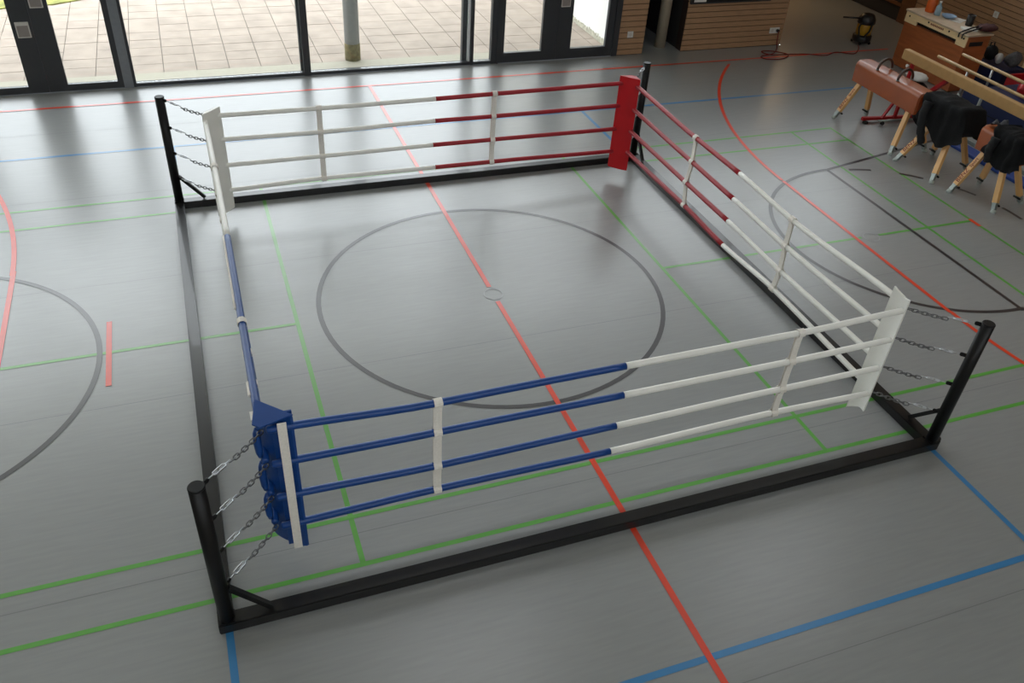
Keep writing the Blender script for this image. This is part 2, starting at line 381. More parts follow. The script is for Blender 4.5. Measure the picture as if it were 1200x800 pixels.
for i in range(9): xx = NX0 + 0.03 + (NX1 - NX0 - 0.06)*i/8; b.box((xx - 0.03, Y0 - 0.2, NZ0), (xx + 0.03, Y0 - 0.1, NZ1))
b.build('window_frame', m_frame, e); MB().box((NX0, Y0 - 0.156, NZ0), (NX1, Y0 - 0.144, NZ1)).build('pane', m_glass, e)
b = MB()
b.box((1.775, W + 0.101, 0.0), (1.855, W + 0.20, GT)); b.box((-0.93, W + 0.10, 0.0), (-0.85, W + 0.20, GT)); struct(b.build('trim_1', m_frame))
struct(MB().box((1.858, W + 0.04, 0.056), (1.890, W + 0.20, GT - 0.08)).build('trim_2', mat('white_trim', (236, 236, 236), 0.4)))
def door(n, x0, x1, post0, post1, leaves, plates, lock):
    e = bpy.data.objects.new('door_%d' % n, None); COL.objects.link(e); e.location = ((x0 + x1)/2, W, 0); ORG[e.name] = Vector(e.location); e['kind'] = 'structure'
    b = MB(); frame_bar(b, x0, x0 + post0, 0, GT, W - 0.015); frame_bar(b, x1 - post1, x1, 0, GT, W - 0.015); frame_bar(b, x0 + post0, x1 - post1, 2.30, 2.42); frame_bar(b, x0 + post0, x1 - post1, GT - 0.07, GT)
    b.build('door_frame', m_frame_lt if n == 1 else m_frame, e); pane(x0 + post0, x1 - post1, 2.42, GT - 0.07, e)
    for (a, c_, ga, gc, gz) in leaves:
        l = MB(); frame_bar(l, a, ga, 0.01, 2.29, W, W + 0.07); frame_bar(l, gc, c_, 0.01, 2.29, W, W + 0.07); frame_bar(l, ga, gc, 0.01, gz, W, W + 0.07); frame_bar(l, ga, gc, 2.10, 2.29, W, W + 0.07)
        lo = l.build('door_leaf', m_frame, e)
        MB().box((ga, W + 0.03, gz), (gc, W + 0.04, 2.10)).build('pane', m_glass, lo)
        for (pa, pc, pz0, pz1) in plates:
            if a <= pa and pc <= c_:
                MB().box((pa, W - 0.012, pz0), (pc, W, pz1), 0.004).build('handle_plate', m_plate, lo)
                MB().box((pa + 0.016, W - 0.015, pz0 + 0.016), (pc - 0.016, W - 0.0121, pz1 - 0.05)).build('handle_recess', m_plate_in, lo)
    return e
door(1, -5.75, -3.45, 0.08, 0.13, [(-5.67, -4.605, -5.60, -4.865, 0.105), (-4.60, -3.58, -4.345, -3.66, 0.105)], [(-4.815, -4.64, 0.81, 1.03), (-4.57, -4.395, 1.21, 1.43)], None)
door(2, 2.36, 4.66, 0.03, 0.11, [(2.395, 3.455, 2.49, 3.18, 0.17), (3.46, 4.545, 3.73, 4.415, 0.18)], [(3.49, 3.66, 0.90, 1.12)], None)

struct(MB().box((X0, W + 0.001, -0.03), (4.66, W + 0.139, 0.0095)).build('trim_threshold', m_frame_lt))
# sockets, notice board
def socket(name, label, x0, x1, z0, z1, plug=False, axis='y'):
    cx, cz = (x0 + x1)/2, (z0 + z1)/2
    if axis == 'y':
        t = thing(name, label, 'socket', (cx, W, cz)); MB().box((x0, W - 0.02, z0), (x1, W - 0.0005, z1), 0.004).build('cover_plate', m_white_pl, t)
        n = max(1, round((x1 - x0)/0.1))
        for i in range(n):
            xx = x0 + (i + .5)*(x1 - x0)/n; MB().cyl((xx, W - 0.024, cz), (xx, W - 0.0205, cz), 0.03).build('socket_insert', m_plate, t)
        if plug: MB().cyl((x1 - 0.05, W - 0.07, cz), (x1 - 0.05, W - 0.0245, cz), 0.028).build('plug', m_blackpl, t)
    else:
        t = thing(name, label, 'socket', (X1, cx, cz)); MB().box((X1 - 0.02, x0, z0), (X1 - 0.0005, x1, z1), 0.004).build('cover_plate', m_white_pl, t)
        MB().cyl((X1 - 0.024, cx, cz), (X1 - 0.0205, cx, cz), 0.03).build('socket_insert', m_plate, t)
socket('wall_socket', 'small white wall socket on the narrow wooden strip beside the glass door', 4.83, 4.94, 0.315, 0.425)
socket('wall_socket', 'double white wall socket with a black plug near the end of the wooden wall', 7.86, 8.07, 0.24, 0.345, True)
socket('wall_socket', 'white wall socket on the slatted wall behind the wooden cabinet', 5.19, 5.30, 0.79, 0.90, axis='x')
t = thing('notice_board', 'dark framed notice board at the picture top, hung on the slatted wooden wall', 'board', (6.85, W, 0.87))
MB().box((6.03, W - 0.03, 0.875), (7.67, W - 0.0005, 2.1)).build('board_panel', m_blackpl, t)
b = MB(); b.box((6.0, W - 0.045, 0.855), (7.70, W - 0.0005, 0.875)); b.box((6.0, W - 0.045, 0.875), (6.03, W - 0.0005, 2.1)); b.box((7.67, W - 0.045, 0.875), (7.70, W - 0.0005, 2.1)); b.build('board_frame', m_frame, t)
MB().box((6.07, W - 0.034, 0.885), (6.32, W - 0.0305, 1.15)).build('paper_sheet', m_paper, t)

# ------------------------------------------------------------------ boxing ring: floor beams and corner posts
BH = 0.09
POST = {'NL': Vector((-2.998, -3.27, 0)), 'NR': Vector((2.992, -3.255, 0)), 'FL': Vector((-2.992, 2.707, 0)), 'FR': Vector((3.012, 2.708, 0))}
def floor_beam(label, pts):
    b = MB(); b.prism(pts, lambda u, v, t: Vector((u, v, t)), 0.0, BH)
    es = [e for e in b.bm.edges]; bmesh.ops.bevel(b.bm, geom=es, offset=0.006, segments=2, affect='EDGES')
    tag(b.build('floor_beam', m_beam_black, origin=(sum(p[0] for p in pts)/4, sum(p[1] for p in pts)/4, 0)), label, 'floor beam', 'floor beams of the ring')
floor_beam('long black steel floor beam along the side of the ring nearest the camera', [(-3.06, -3.325), (3.04, -3.31), (3.10, -3.265), (3.10, -3.20), (-3.06, -3.215)])
floor_beam('black steel floor beam on the left side of the ring, under the blue-and-white ropes', [(-3.06, -3.213), (-2.955, -3.213), (-2.945, 2.655), (-3.05, 2.655)])
floor_beam('black steel floor beam along the window side of the ring', [(-3.05, 2.657), (3.08, 2.640), (3.08, 2.75), (-3.05, 2.765)])
floor_beam('black steel floor beam on the right side of the ring, under the red-and-white ropes', [(2.935, -3.198), (3.05, -3.198), (3.08, 2.638), (2.955, 2.638)])
LUGZ = [1.335, 1.02, 0.712, 0.400]
HV = 2**-0.5
DIA = {'NL': Vector((HV, HV, 0)), 'NR': Vector((-HV, HV, 0)), 'FL': Vector((HV, -HV, 0)), 'FR': Vector((-HV, -HV, 0))}
def corner_post(k, label, braces):
    P0 = POST[k]; d = DIA[k]
    t = thing('corner_post', label, 'post', P0 + Vector((0, 0, BH)), 'corner posts of the ring')
    MB().cyl(P0 + Vector((0, 0, BH + 0.011)), P0 + Vector((0, 0, 1.352)), 0.05, 28).build('pole', m_steel_black, t)
    MB().lathe([(0.051, 1.3525), (0.051, 1.36), (0.046, 1.366)], P0).build('end_cap', m_steel_black, t)
    MB().box(P0 + Vector((-0.052, -0.052, BH)), P0 + Vector((0.052, 0.052, BH + 0.0105))).build('foot_plate', m_steel_black, t)
    for z in LUGZ:
        a = P0 + d*0.045 + Vector((0, 0, z)); b = MB(); b.obox(a, a + d*0.035, 0.008, 0.034, d.cross(Vector((0, 0, 1))))
        b.lathe([(0.017, -0.006), (0.017, 0.006)], a + d*0.036, 14, d.cross(Vector((0, 0, 1)))); b.build('lug', m_steel_black, t)
    for bx, by in braces:
        q = P0 + Vector((bx, by, BH + 0.015)); s_ = (q - P0); s_.z = 0; s_.normalize()
        MB().obox(P0 + s_*0.045 + Vector((0, 0, 0.40)), q, 0.035, 0.035, s_.cross(Vector((0, 0, 1)))).build('brace', m_steel_black, t)
corner_post('NL', 'black corner post nearest the camera, chained to the blue pad', [(0.29, 0.0)])
corner_post('NR', 'black corner post on the right, chained to the white pad beside it', [(0.0, 0.29)])
corner_post('FL', 'black corner post at the far left, in front of the windows', [(0.29, 0.0)])
corner_post('FR', 'black corner post behind the red pad', [(0.0, -0.29)])

# ropes -------------------------------------------------------------------------
ROPEZ = [1.29, 0.988, 0.675, 0.385]
CR = {'NL': (-2.59, -2.84), 'NR': (2.59, -2.835), 'FR': (2.60, 2.30), 'FL': (-2.565, 2.29)}
RR = 0.026
def rope_path(a, b, keys):
    """keys: list of (fraction, dz, lateral) between the corners -> dense smooth path."""
    A = Vector((*CR[a], 0)); B = Vector((*CR[b], 0)); n = (B - A).normalized(); side = Vector((-n.y, n.x, 0))
    return A, B, side, keys
def interp(keys, f):
    for (f0, *v0), (f1, *v1) in zip(keys, keys[1:]):
        if f0 <= f <= f1:
            u = (f - f0)/(f1 - f0); u = u*u*(3 - 2*u); return [p + (q - p)*u for p, q in zip(v0, v1)]
    return keys[-1][1:]
SIDES = [
  # name, start, end, label side, split fraction, (start material, end material), zs at keys [f, z1..z4, lateral x4]
  ('near', 'NL', 'NR', 0.503, ('blue', 'white'), [(0, 1.30, .99, .672, .380), (.225, 1.243, .970, .642, .398), (.503, 1.246, .963, .654, .377), (.795, 1.252, .965, .67, .405), (1, 1.285, .985, .68, .39)]),
  ('far', 'FL', 'FR', 0.497, ('white', 'red'), [(0, 1.27, .992, .684, .372), (.237, 1.266, .985, .686, .404), (.497, 1.272, .998, .693, .398), (.642, 1.276, .992, .69, .395), (1, 1.28, .988, .675, .362)]),
  ('right', 'FR', 'NR', 0.492, ('red', 'white'), [(0, 1.28, .978, .688, .398), (.315, 1.238, .955, .68, .410), (.492, 1.243, .949, .68, .380), (.682, 1.222, .935, .66, .425), (1, 1.295, .97, .68, .39)]),
  ('left', 'FL', 'NL', 0.502, ('white', 'blue'), [(0, 1.27, .992, .684, .385), (.24, 1.262, .97, .67, .40), (.502, 1.26, .965, .66, .385), (.755, 1.262, .97, .655, .40), (1, 1.30, .99, .672, .385)]),
]
SLV = {'blue': m_vinyl_blue, 'white': m_vinyl_white, 'red': mat('backlit_red_sleeve', (158, 20, 34), 0.38, noise=0.05, scale=8, bump=0.12, bscale=22)}  # red darker than the pad's: the ropes' backlit shade is in the colour
ROW = ['topmost', 'second from the top', 'third from the top', 'lowest']
SIDE_TXT = {'near': '%s of the four blue-and-white padded ropes on the near side',
            'far': '%s of the four white-and-red padded ropes on the window side',
            'right': '%s of the four red-and-white padded ropes on the right side',
            'left': '%s of the four white-and-blue padded ropes on the left side'}
def side_point(side, i, f):
    for nm, a, b, sp, mm, keys in SIDES:
        if nm == side:
            A = Vector((*CR[a], 0)); B = Vector((*CR[b], 0)); z = interp([(k[0], k[1 + i]) for k in keys], f)[0]
            n = (B - A).normalized(); sd = Vector((-n.y, n.x, 0))
            lat = {'near': 0.012, 'far': -0.010, 'right': 0.012, 'left': 0.010}[side]*math.sin(PI*f)*(1 + 0.4*math.sin(5*f + i*1.3))
            if side == 'left': lat += 0.006*i*math.sin(PI*f)
            q = A + (B - A)*f + sd*lat; q.z = z; return q
for nm, a, b, sp, mm, keys in SIDES:
    for i in range(4):
        mid = side_point(nm, i, 0.5)
        t = thing('ring_rope', SIDE_TXT[nm] % ROW[i], 'rope', mid, 'ring ropes')
        L = (Vector(CR[b]) - Vector(CR[a])).length; e0 = 0.045/L; e1 = 1 - (0.075/L if nm == 'near' else e0)
        spi = sp + random.uniform(-.004, .004)
        for (f0, f1, mk) in ((e0, spi, mm[0]), (spi, e1, mm[1])):
            n = 26; fs = [f0 + (f1 - f0)*k/n for k in range(n+1)]
            pts = [side_point(nm, i, x) for x in fs]; rad = [RR]*(n+1)
            d0 = (pts[1] - pts[0]).normalized(); d1 = (pts[-1] - pts[-2]).normalized()
            if f0 == e0: pts = [pts[0] - d0*0.012] + pts; rad = [RR*0.6] + rad
            if f1 == e1: pts = pts + [pts[-1] + d1*0.012]; rad = rad + [RR*0.6]
            if mk == 'white': rad = [r_*1.0 for r_ in rad]
            else: rad = [r_*1.04 for r_ in rad]
            MB().tube(pts, rad, 14).build(mk + '_sleeve', SLV[mk], t)
        if nm == 'left' and i == 0:
            for fa, fb in ((.505, .72), (.90, .93)):
                pts = [side_point(nm, i, fa + (fb - fa)*k/8) for k in range(9)]; sd = Vector((-1, 0, 0.15)).normalized()
                MB().tube([q + sd*(RR*1.2) for q in pts], 0.011, 8).build('seam_strip', m_strap, t)
# spacer straps: one webbing band woven round the four ropes
def spacer(side, f, label, lean=(0, 0, 0, 0), w=0.06):
    C = [side_point(side, i, f + lean[i]) for i in range(4)]
    A, B = side_point(side, 0, max(f - .02, 0)), side_point(side, 0, f + .02); al = (B - A); al.z = 0; al.normalize(); out = Vector((-al.y, al.x, 0))
    path = []
    R = RR*1.04 + 0.004
    for sgn in (1, -1):
        seg = []
        for i, c_ in enumerate(C):
            if i: seg.append((C[i-1]*0.7 + c_*0.3, 0.006)); seg.append((C[i-1]*0.3 + c_*0.7, 0.006))
            seg += [(c_ + Vector((0, 0, R*1.0)), R*0.35 if i else 0.012), (c_ + Vector((0, 0, R*0.5)), R*0.95), (c_, R*1.05), (c_ - Vector((0, 0, R*0.5)), R*0.95), (c_ - Vector((0, 0, R)), R*0.35 if i < 3 else 0.012)]
        path.append([q + out*(sgn*o_) for q, o_ in seg])
    P_ = path[0] + path[1][::-1]
    b = MB(); rows = []
    for s_ in (-w/2, w/2): rows.append([q + al*s_ for q in P_ + [P_[0]]])
    b.grid(rows, smooth=False); bmesh.ops.recalc_face_normals(b.bm, faces=b.bm.faces); bmesh.ops.solidify(b.bm, geom=b.bm.faces[:], thickness=-0.003)
    tag(b.build('spacer_strap', m_strap, origin=C[3]), label, 'strap', 'spacer straps between the ropes')
spacer('near', .225, 'white webbing strap binding the blue half of the nearest ropes')
spacer('near', .795, 'white webbing strap binding the white half of the nearest ropes')
spacer('far', .642, 'white webbing strap binding the red half of the window-side ropes')
spacer('far', .237, 'white webbing strap binding the white half of the window-side ropes')
spacer('right', .315, 'white webbing strap binding the red half of the right-side ropes', (0, .004, -.002, .008))
spacer('right', .682, 'white webbing strap binding the white half of the right-side ropes', (0, .002, .006, .0))
spacer('left', .755, 'white webbing strap round the blue half of the left-side ropes')
spacer('left', .24, 'white webbing strap round the white half of the left-side ropes')

# corner pads ---------------------------------------------------------------------
def corner_pad(k, label, m, cap, z0=0.14, z1=1.365, hw=0.135, inw=0.115, edge=0.10, th=0.035):
    d = DIA[k]; c0 = Vector((*CR[k], 0)); tv = Vector((-d.y, d.x, 0))
    t = thing('corner_pad', label, 'pad', c0 + d*inw + Vector((0, 0, z0)), 'corner pads of the ring')
    prof = []; n = 12
    for i in range(n+1):
        v = -hw + 2*hw*i/n; prof.append((v, inw - (inw - edge)*(abs(v)/hw)**2.2))
    prof2 = [(v*0.96, u - th*(1 - 0.55*(abs(v)/hw)**3)) for v, u in prof[::-1]]
    b = MB(); b.prism(prof + prof2, lambda v, u, z: c0 + d*u + tv*v + Vector((0, 0, z)), z0, z1)
    bmesh.ops.bevel(b.bm, geom=[e for e in b.bm.edges if abs(e.verts[0].co.z - e.verts[1].co.z) < 1e-6], offset=0.006, segments=2, affect='EDGES')
    b.build('padding', m, t)
    if cap:
        b = MB(); tip = cap
        b.prism([(-hw, edge + .002), (0, inw + .002), (hw, edge + .002), (0.03, tip), (-0.03, tip)], lambda v, u, z: c0 + d*u + tv*v + Vector((0, 0, z + (u - inw)*0.12)), z1 + 0.001, z1 + 0.012); b.build('top_flap', m, t)
    return t, d, c0, tv
corner_pad('FR', 'bright red corner pad in front of the far right post', m_vinyl_red, -0.03, inw=0.118, edge=0.112)
corner_pad('FL', 'white corner pad at the far left, seen from inside the ring', m_vinyl_white, None, inw=0.118, edge=0.112)
t = thing('corner_pad', 'white corner pad on the right, with a hollow face, chained to the right-hand post', 'pad', (2.58, -2.72, 0.1), 'corner pads of the ring')
b = MB(); n = 14; pf = []
for i in range(n + 1):
    v = i/n; pf.append((2.548 - 0.012*v + 0.020*math.sin(PI*v), -2.645 - 0.20*v))
pb = [(x_ + 0.024 - 0.008*abs(2*i/n - 1), y_) for i, (x_, y_) in enumerate(pf)][::-1]
b.prism(pf + pb, lambda u, v, z: Vector((u, v, z)), 0.10, 1.375)
for v_ in b.bm.verts:
    k = (-2.645 - v_.co.y)/0.20
    if v_.co.z < 0.5: v_.co.z = 0.06 + 0.12*k + 0.03*math.sin(PI*k)
    else: v_.co.z = 1.40 - 0.035*math.sin(PI*k) - 0.012*k
b.build('padding', m_vinyl_white, t)
t, d, c0, tv = corner_pad('NL', 'blue corner pad with a white strip, nearest corner of the ring', m_vinyl_blue, -0.035, 0.12, 1.385, hw=0.15, edge=0.14, inw=0.14)
# its wings and hook strips, seen from outside
def vplate(p, q, z0, z1, th, m, name, parent, bev=0.0):
    p = Vector((*p, 0)); q = Vector((*q, 0)); n = Vector((-(q - p).y, (q - p).x, 0)).normalized()
    b = MB(); b.obox((p + q)/2 + Vector((0, 0, z0)), (p + q)/2 + Vector((0, 0, z1)), (q - p).length, th, q - p, bev); return b.build(name, m, parent)
vplate((-2.520, -2.790), (-2.385, -2.790), 0.12, 1.385, 0.014, m_vinyl_blue, 'wing', t)
vplate((-2.490, -2.878), (-2.432, -2.878), 0.16, 0.86, 0.006, m_strap, 'hook_strip', t); vplate((-2.490, -2.885), (-2.432, -2.885), 0.70, 1.375, 0.006, m_strap, 'hook_strip', t)
for i in range(3):
    za, zb = ROPEZ[i+1] + 0.035, ROPEZ[i] - 0.035
    MB().tube([(-2.615, -2.77, za - 0.01), (-2.618, -2.77, za + 0.03), (-2.621, -2.765, (za + zb)/2), (-2.618, -2.77, zb - 0.03), (-2.612, -2.77, zb + 0.01)], [0.016, 0.024, 0.027, 0.024, 0.016], 12).build('wing_roll', m_vinyl_blue, t)
MB().obox((-2.618, -2.70, 1.352), (-2.618, -2.80, 1.372), 0.04, 0.006, (1, 0, 0)).build('hook_tab', m_strap, t)

# chains ---------------------------------------------------------------------------
def link_mesh(L, w, r):
    b = MB(); pts = []; h = L/2 - w/2
    for k in range(9): a = -PI/2 + PI*k/8; pts.append((h + (w/2)*math.cos(a), (w/2)*math.sin(a), 0))
    for k in range(9): a = PI/2 + PI*k/8; pts.append((-h + (w/2)*math.cos(a), (w/2)*math.sin(a), 0))
    b.tube(pts, r, 6, closed=True); return b
def chain(k, i, label):
    P0 = POST[k] + DIA[k]*0.083 + Vector((0, 0, LUGZ[i])); c0 = Vector((*CR[k], ROPEZ[i])); c0 = c0 - DIA[k]*(-0.0)
    t = thing('tension_chain', label, 'chain', P0, 'tensioning chains of the ring')
    ax = (c0 - P0); L = ax.length; ax.normalize()
    q = Vector((1, 0, 0)).rotation_difference(ax)
    tb0, tb1 = 0.025, 0.20
    sag = lambda s_: Vector((0, 0, -0.018*math.sin(PI*min(max(s_/L, 0), 1))))
    b = MB(); side = ax.cross(Vector((0, 0, 1))).normalized()
    A = P0 + ax*tb0; B = P0 + ax*tb1
    for s_ in (-1, 1): b.tube([A + ax*0.03, A + ax*0.045 + side*(s_*0.014), B - ax*0.045 + side*(s_*0.014), B - ax*0.03], 0.0052, 8)
    b.build('turnbuckle', m_zinc, t)
    b = MB(); b.tube([P0 - ax*0.006 + side*0.0, P0 + ax*0.02, A + ax*0.07], 0.0045, 8); b.tube([A + ax*0.085, B + ax*0.012], 0.0042, 8); b.build('eye_bolt', m_zinc, t)
    s0, s1 = tb1 + 0.010, L + 0.012; n = round((s1 - s0)/0.039); p = (s1 - s0)/n
    for j in range(n):
        s_ = s0 + p*(j + 0.5); o_ = CH.copy() if j % 1 == 0 else None
        COL.objects.link(o_); o_.name = 'link'; o_.parent = t; o_.location = P0 + ax*s_ + sag(s_) - P0
        o_.rotation_mode = 'QUATERNION'; o_.rotation_quaternion = q @ Euler(((PI/4 if j % 2 else -PI/4), 0, 0)).to_quaternion()
    return t
CH = link_mesh(0.052, 0.027, 0.0044).build('link', m_chain)
CTXT = {'NL': '%s chains tied to the nearest corner post', 'NR': '%s chains tied to the right-hand corner post',
        'FL': '%s chains tied to the far left corner post', 'FR': '%s chains tied to the post behind the red pad'}
for k in ('NL', 'NR', 'FL', 'FR'):
    for i in range(4): chain(k, i, CTXT[k] % (ROW[i] + ' of the four'))
bpy.data.objects.remove(CH)

# ------------------------------------------------------------------ gym apparatus on the right
def text_on(parent, body, size, org, xdir, ndir, m=m_letter):
    cu = bpy.data.curves.new('lettering', 'FONT'); cu.body = body; cu.size = size; cu.extrude = 0.0006; cu.align_y = 'CENTER'; cu.resolution_u = 3; cu.offset = 0.0012
    o = bpy.data.objects.new('lettering', cu); COL.objects.link(o); cu.materials.append(m)
    x = Vector(xdir).normalized(); n = Vector(ndir); n = (n - x*n.dot(x)).normalized(); y = n.cross(x)
    po = Vector(org)
    M = Matrix(((x.x, y.x, n.x, po.x), (x.y, y.y, n.y, po.y), (x.z, y.z, n.z, po.z), (0, 0, 0, 1)))
    bpy.context.view_layer.update()
    me = bpy.data.meshes.new_from_object(o.evaluated_get(bpy.context.evaluated_depsgraph_get()))
    bpy.data.objects.remove(o); me.transform(Matrix.Translation(-root_origin(parent)) @ M)
    o = bpy.data.objects.new('lettering', me); COL.objects.link(o); o.parent = parent
    if not me.materials: me.materials.append(m)
    return o
def root_origin(o):
    return ORG[o.name]
def vault_leg(t, foot, top, lettering=None, w=0.075, h=0.055, outn=(-1, 0, 0)):
    foot = Vector(foot); top = Vector(top); ax = (top - foot).normalized(); side = Vector((0, 1, 0))
    p0 = foot + ax*0.13
    leg = MB().obox(p0, top, w, h, side, 0.004).build('leg', m_ash, t)
    ORG[leg.name] = ORG[t.name]
    b = MB(); b.obox(foot + ax*0.03, p0 - ax*0.0005, 0.056, 0.046, side); b.obox(p0 - ax*0.012, p0 - ax*0.0006, 0.074, 0.054, side)
    ft = b.build('steel_foot', m_galv, leg)
    MB().lathe([(0.034, 0), (0.036, 0.012), (0.026, 0.045)], (foot.x, foot.y, 0.0), 16).build('rubber_foot', m_footgrey, leg)
    s_ = 1 if ax.x > 0 else -1
    MB().cyl(p0 + Vector((0.03*s_, -0.055, -0.03)), p0 + Vector((0.03*s_, 0.055, -0.03)), 0.013, 12).build('clamp_knob', m_rubber, leg)
    if lettering:
        sd = (side - ax*side.dot(ax)).normalized(); n = ax.cross(sd); n = n if n.dot(Vector(outn)) > 0 else -n
        text_on(leg, lettering[0], lettering[1], p0 + ax*0.04 + n*(h/2 + 0.0008), ax, n)
        text_on(leg, lettering[2], lettering[3], p0 + ax*0.04 + ax*lettering[4] + n*(h/2 + 0.0008), ax, n)
    return leg
LET = ('BENZ', 0.084, 'Sport', 0.062, 0.245)
def body_block(t, name, x0, x1, y0, y1, z0, z1, m, taper=0.012):
    cx = (x0 + x1)/2; hw = (x1 - x0)/2; prof = []
    r = min(0.07, hw*0.5)
    prof += [(-hw + taper, z0), (hw - taper, z0), (hw, z1 - r)]
    for k in range(1, 7): a = PI/2*k/6; prof.append((hw - r + r*math.cos(a), z1 - r + r*math.sin(a) - 0.0))
    for k in range(0, 6): a = PI/2 + PI/2*k/6; prof.append((-hw + r + r*math.cos(a), z1 - r + r*math.sin(a)))
    prof.append((-hw, z1 - r))
    b = MB(); b.prism(prof, lambda u, v, s_: Vector((cx + u, s_, v)), y0, y1)
    ends = [e for e in b.bm.edges if abs(e.verts[0].co.y - e.verts[1].co.y) < 1e-6]
    bmesh.ops.bevel(b.bm, geom=ends, offset=0.018, segments=3, affect='EDGES')
    for f_ in b.bm.faces: f_.smooth = True
    o_ = b.build(name, m, t)
    o_.data.set_sharp_from_angle(angle=math.radians(35))
    return o_
# pommel horse
t = thing('pommel_horse', 'long tan leather pommel horse with two hoop handles on wooden legs', 'pommel horse', (7.28, 2.70, 0))
body_block(t, 'leather_body', 7.12, 7.46, 1.99, 3.43, 0.585, 0.90, m_leather)
for y0, a in ((2.98, 'f'), (2.53, 'n')):
    pts = [Vector((7.29 + 0.135*math.cos(x), y0, 0.905 + 0.155*math.sin(x))) for x in [PI*k/20 for k in range(21)]]
    pm = MB().tube(pts, 0.019, 12).build('pommel', mat('dark_wood_pommel', (66, 44, 34), 0.4), t)
    ORG[pm.name] = ORG[t.name]
    for sx_ in (-1, 1): MB().cyl((7.29 + sx_*0.135, y0, 0.901), (7.29 + sx_*0.135, y0, 0.912), 0.026, 14).build('pommel_base', m_galv, pm)
vault_leg(t, (6.95, 3.36, 0), (7.19, 3.26, 0.60), ('BENZ', 0.078, 'Sport', 0.058, 0.225)); vault_leg(t, (7.56, 3.33, 0), (7.39, 3.24, 0.60)); vault_leg(t, (6.925, 1.98, 0), (7.19, 2.16, 0.60)); vault_leg(t, (7.56, 1.96, 0), (7.39, 2.15, 0.60))
# two vaulting bucks
def buck(label, feet, cx, cy, rot=0.0):
    t = thing('vaulting_buck', label, 'vaulting buck', (cx, cy, 0), 'vaulting bucks')
    body_block(t, 'leather_body', cx - 0.17, cx + 0.17, cy - 0.31, cy + 0.33, 0.60, 0.92, m_leather)
    for i, (fx, fy) in enumerate(feet):
        tx = cx - 0.10 if fx < cx else cx + 0.10; ty = cy + (0.17 if fy > cy else -0.17)
        vault_leg(t, (fx, fy, 0), (tx, ty, 0.615), LET if i == 0 else None)
    return t
buck('leather vaulting buck on splayed wooden legs under the larger black jacket', [(6.865, 1.79), (6.885, 1.06), (7.60, 1.84), (7.73, 1.29)], 7.29, 1.47)
buck('leather vaulting buck at the right picture edge, its tan end showing beside a black jacket', [(6.93, 0.765), (7.10, 0.13), (7.57, 0.87), (7.70, 0.25)], 7.31, 0.52)
# jackets draped over the bucks
def jacket(label, cx, cy, yl, yr, zt, hem_f, hem_b, sleeves, seed):
    rnd = random.Random(seed); t = thing('jacket', label, 'jacket', (cx, cy, zt), 'black jackets on the bucks')
    NU, NV = 22, 40; rows = []
    for i in range(NU+1):
        u = i/NU; y_ = yl + (yr - yl)*u; row = []
        hf, hb = hem_f(u), hem_b(u)
        for j in range(NV+1):
            v = j/NV
            if v < 0.36: k = 1 - v/0.36; x_ = cx - 0.21 - 0.07*k; z_ = zt - 0.03 - (zt - 0.03 - hf)*k
            elif v > 0.64: k = (v - 0.64)/0.36; x_ = cx + 0.21 + 0.07*k; z_ = zt - 0.03 - (zt - 0.03 - hb)*k
            else: k = (v - 0.36)/0.28; x_ = cx - 0.21 + 0.42*k; z_ = zt + 0.015*math.sin(PI*k)
            w = math.sin(u*17 + seed)*0.012 + math.sin(u*31 + v*9 + seed*2)*0.009 + math.sin(v*23 - u*11)*0.006
            if u > 0.80: z_ -= (u - 0.80)/0.20*max(0.0, z_ - hf)*0.75
            edge = 0.03*math.sin(v*14 + seed)*(1 if u in (0, 1) else 0)
            row.append(Vector((x_ + w*(1 if (v < .36 or v > .64) else 0.2)*(-1 if v < .5 else 1), y_ + edge + 0.012*math.sin(v*18), z_ + abs(w)*1.2)))
        rows.append(row)
    b = MB(); b.grid(rows); bmesh.ops.solidify(b.bm, geom=b.bm.faces[:], thickness=-0.014); b.build('jacket_body', m_cloth_black, t)
    for pts, rad in sleeves:
        n = 14; P_ = []; R_ = []
        for k in range(n+1):
            s_ = k/n*(len(pts) - 1); i0 = min(int(s_), len(pts) - 2); ff = s_ - i0
            P_.append(Vector(pts[i0]).lerp(Vector(pts[i0+1]), ff)); R_.append(rad*(1.05 - 0.25*k/n)*(1 + 0.08*math.sin(k*2.1)))
        MB().tube(P_, R_, 14).build('sleeve', m_cloth_black, t)
    return t
jacket('large black jacket draped over the buck beside the pommel horse', 7.29, 1.43, 1.86, 0.98, 0.965,
       lambda u: 0.62 - 0.20*math.exp(-((u - 0.62)/0.22)**2) - 0.04*u, lambda u: 0.55 + 0.05*math.sin(6*u),
       [([(7.05, 1.74, 0.90), (7.00, 1.72, 0.72), (7.00, 1.66, 0.50), (7.03, 1.60, 0.34)], 0.062)], 3)
jacket('black jacket bunched over the buck at the right picture edge', 7.31, 0.40, 0.60, 0.06, 0.975,
       lambda u: 0.66 - 0.12*math.sin(PI*u*0.8), lambda u: 0.58,
       [([(7.05, 0.50, 0.90), (7.01, 0.50, 0.74), (7.02, 0.47, 0.58)], 0.055)], 8)
b = MB(); rows = []
for i in range(13):
    u = i/12; rows.append([Vector((7.20 + 0.24*v/8, 0.80 - 0.16*u + 0.02*math.sin(v), 0.935 + 0.10*math.sin(PI*u)*(0.6 + 0.4*math.sin(v*1.3)) + 0.012*math.sin(v*2 + i))) for v in range(9)])
b.grid(rows); bmesh.ops.solidify(b.bm, geom=b.bm.faces[:], thickness=-0.015)
tag(b.build('scarf', m_cloth_grey, origin=(7.3, 0.72, 0.93)), 'crumpled grey patterned scarf on the buck at the right picture edge', 'scarf')
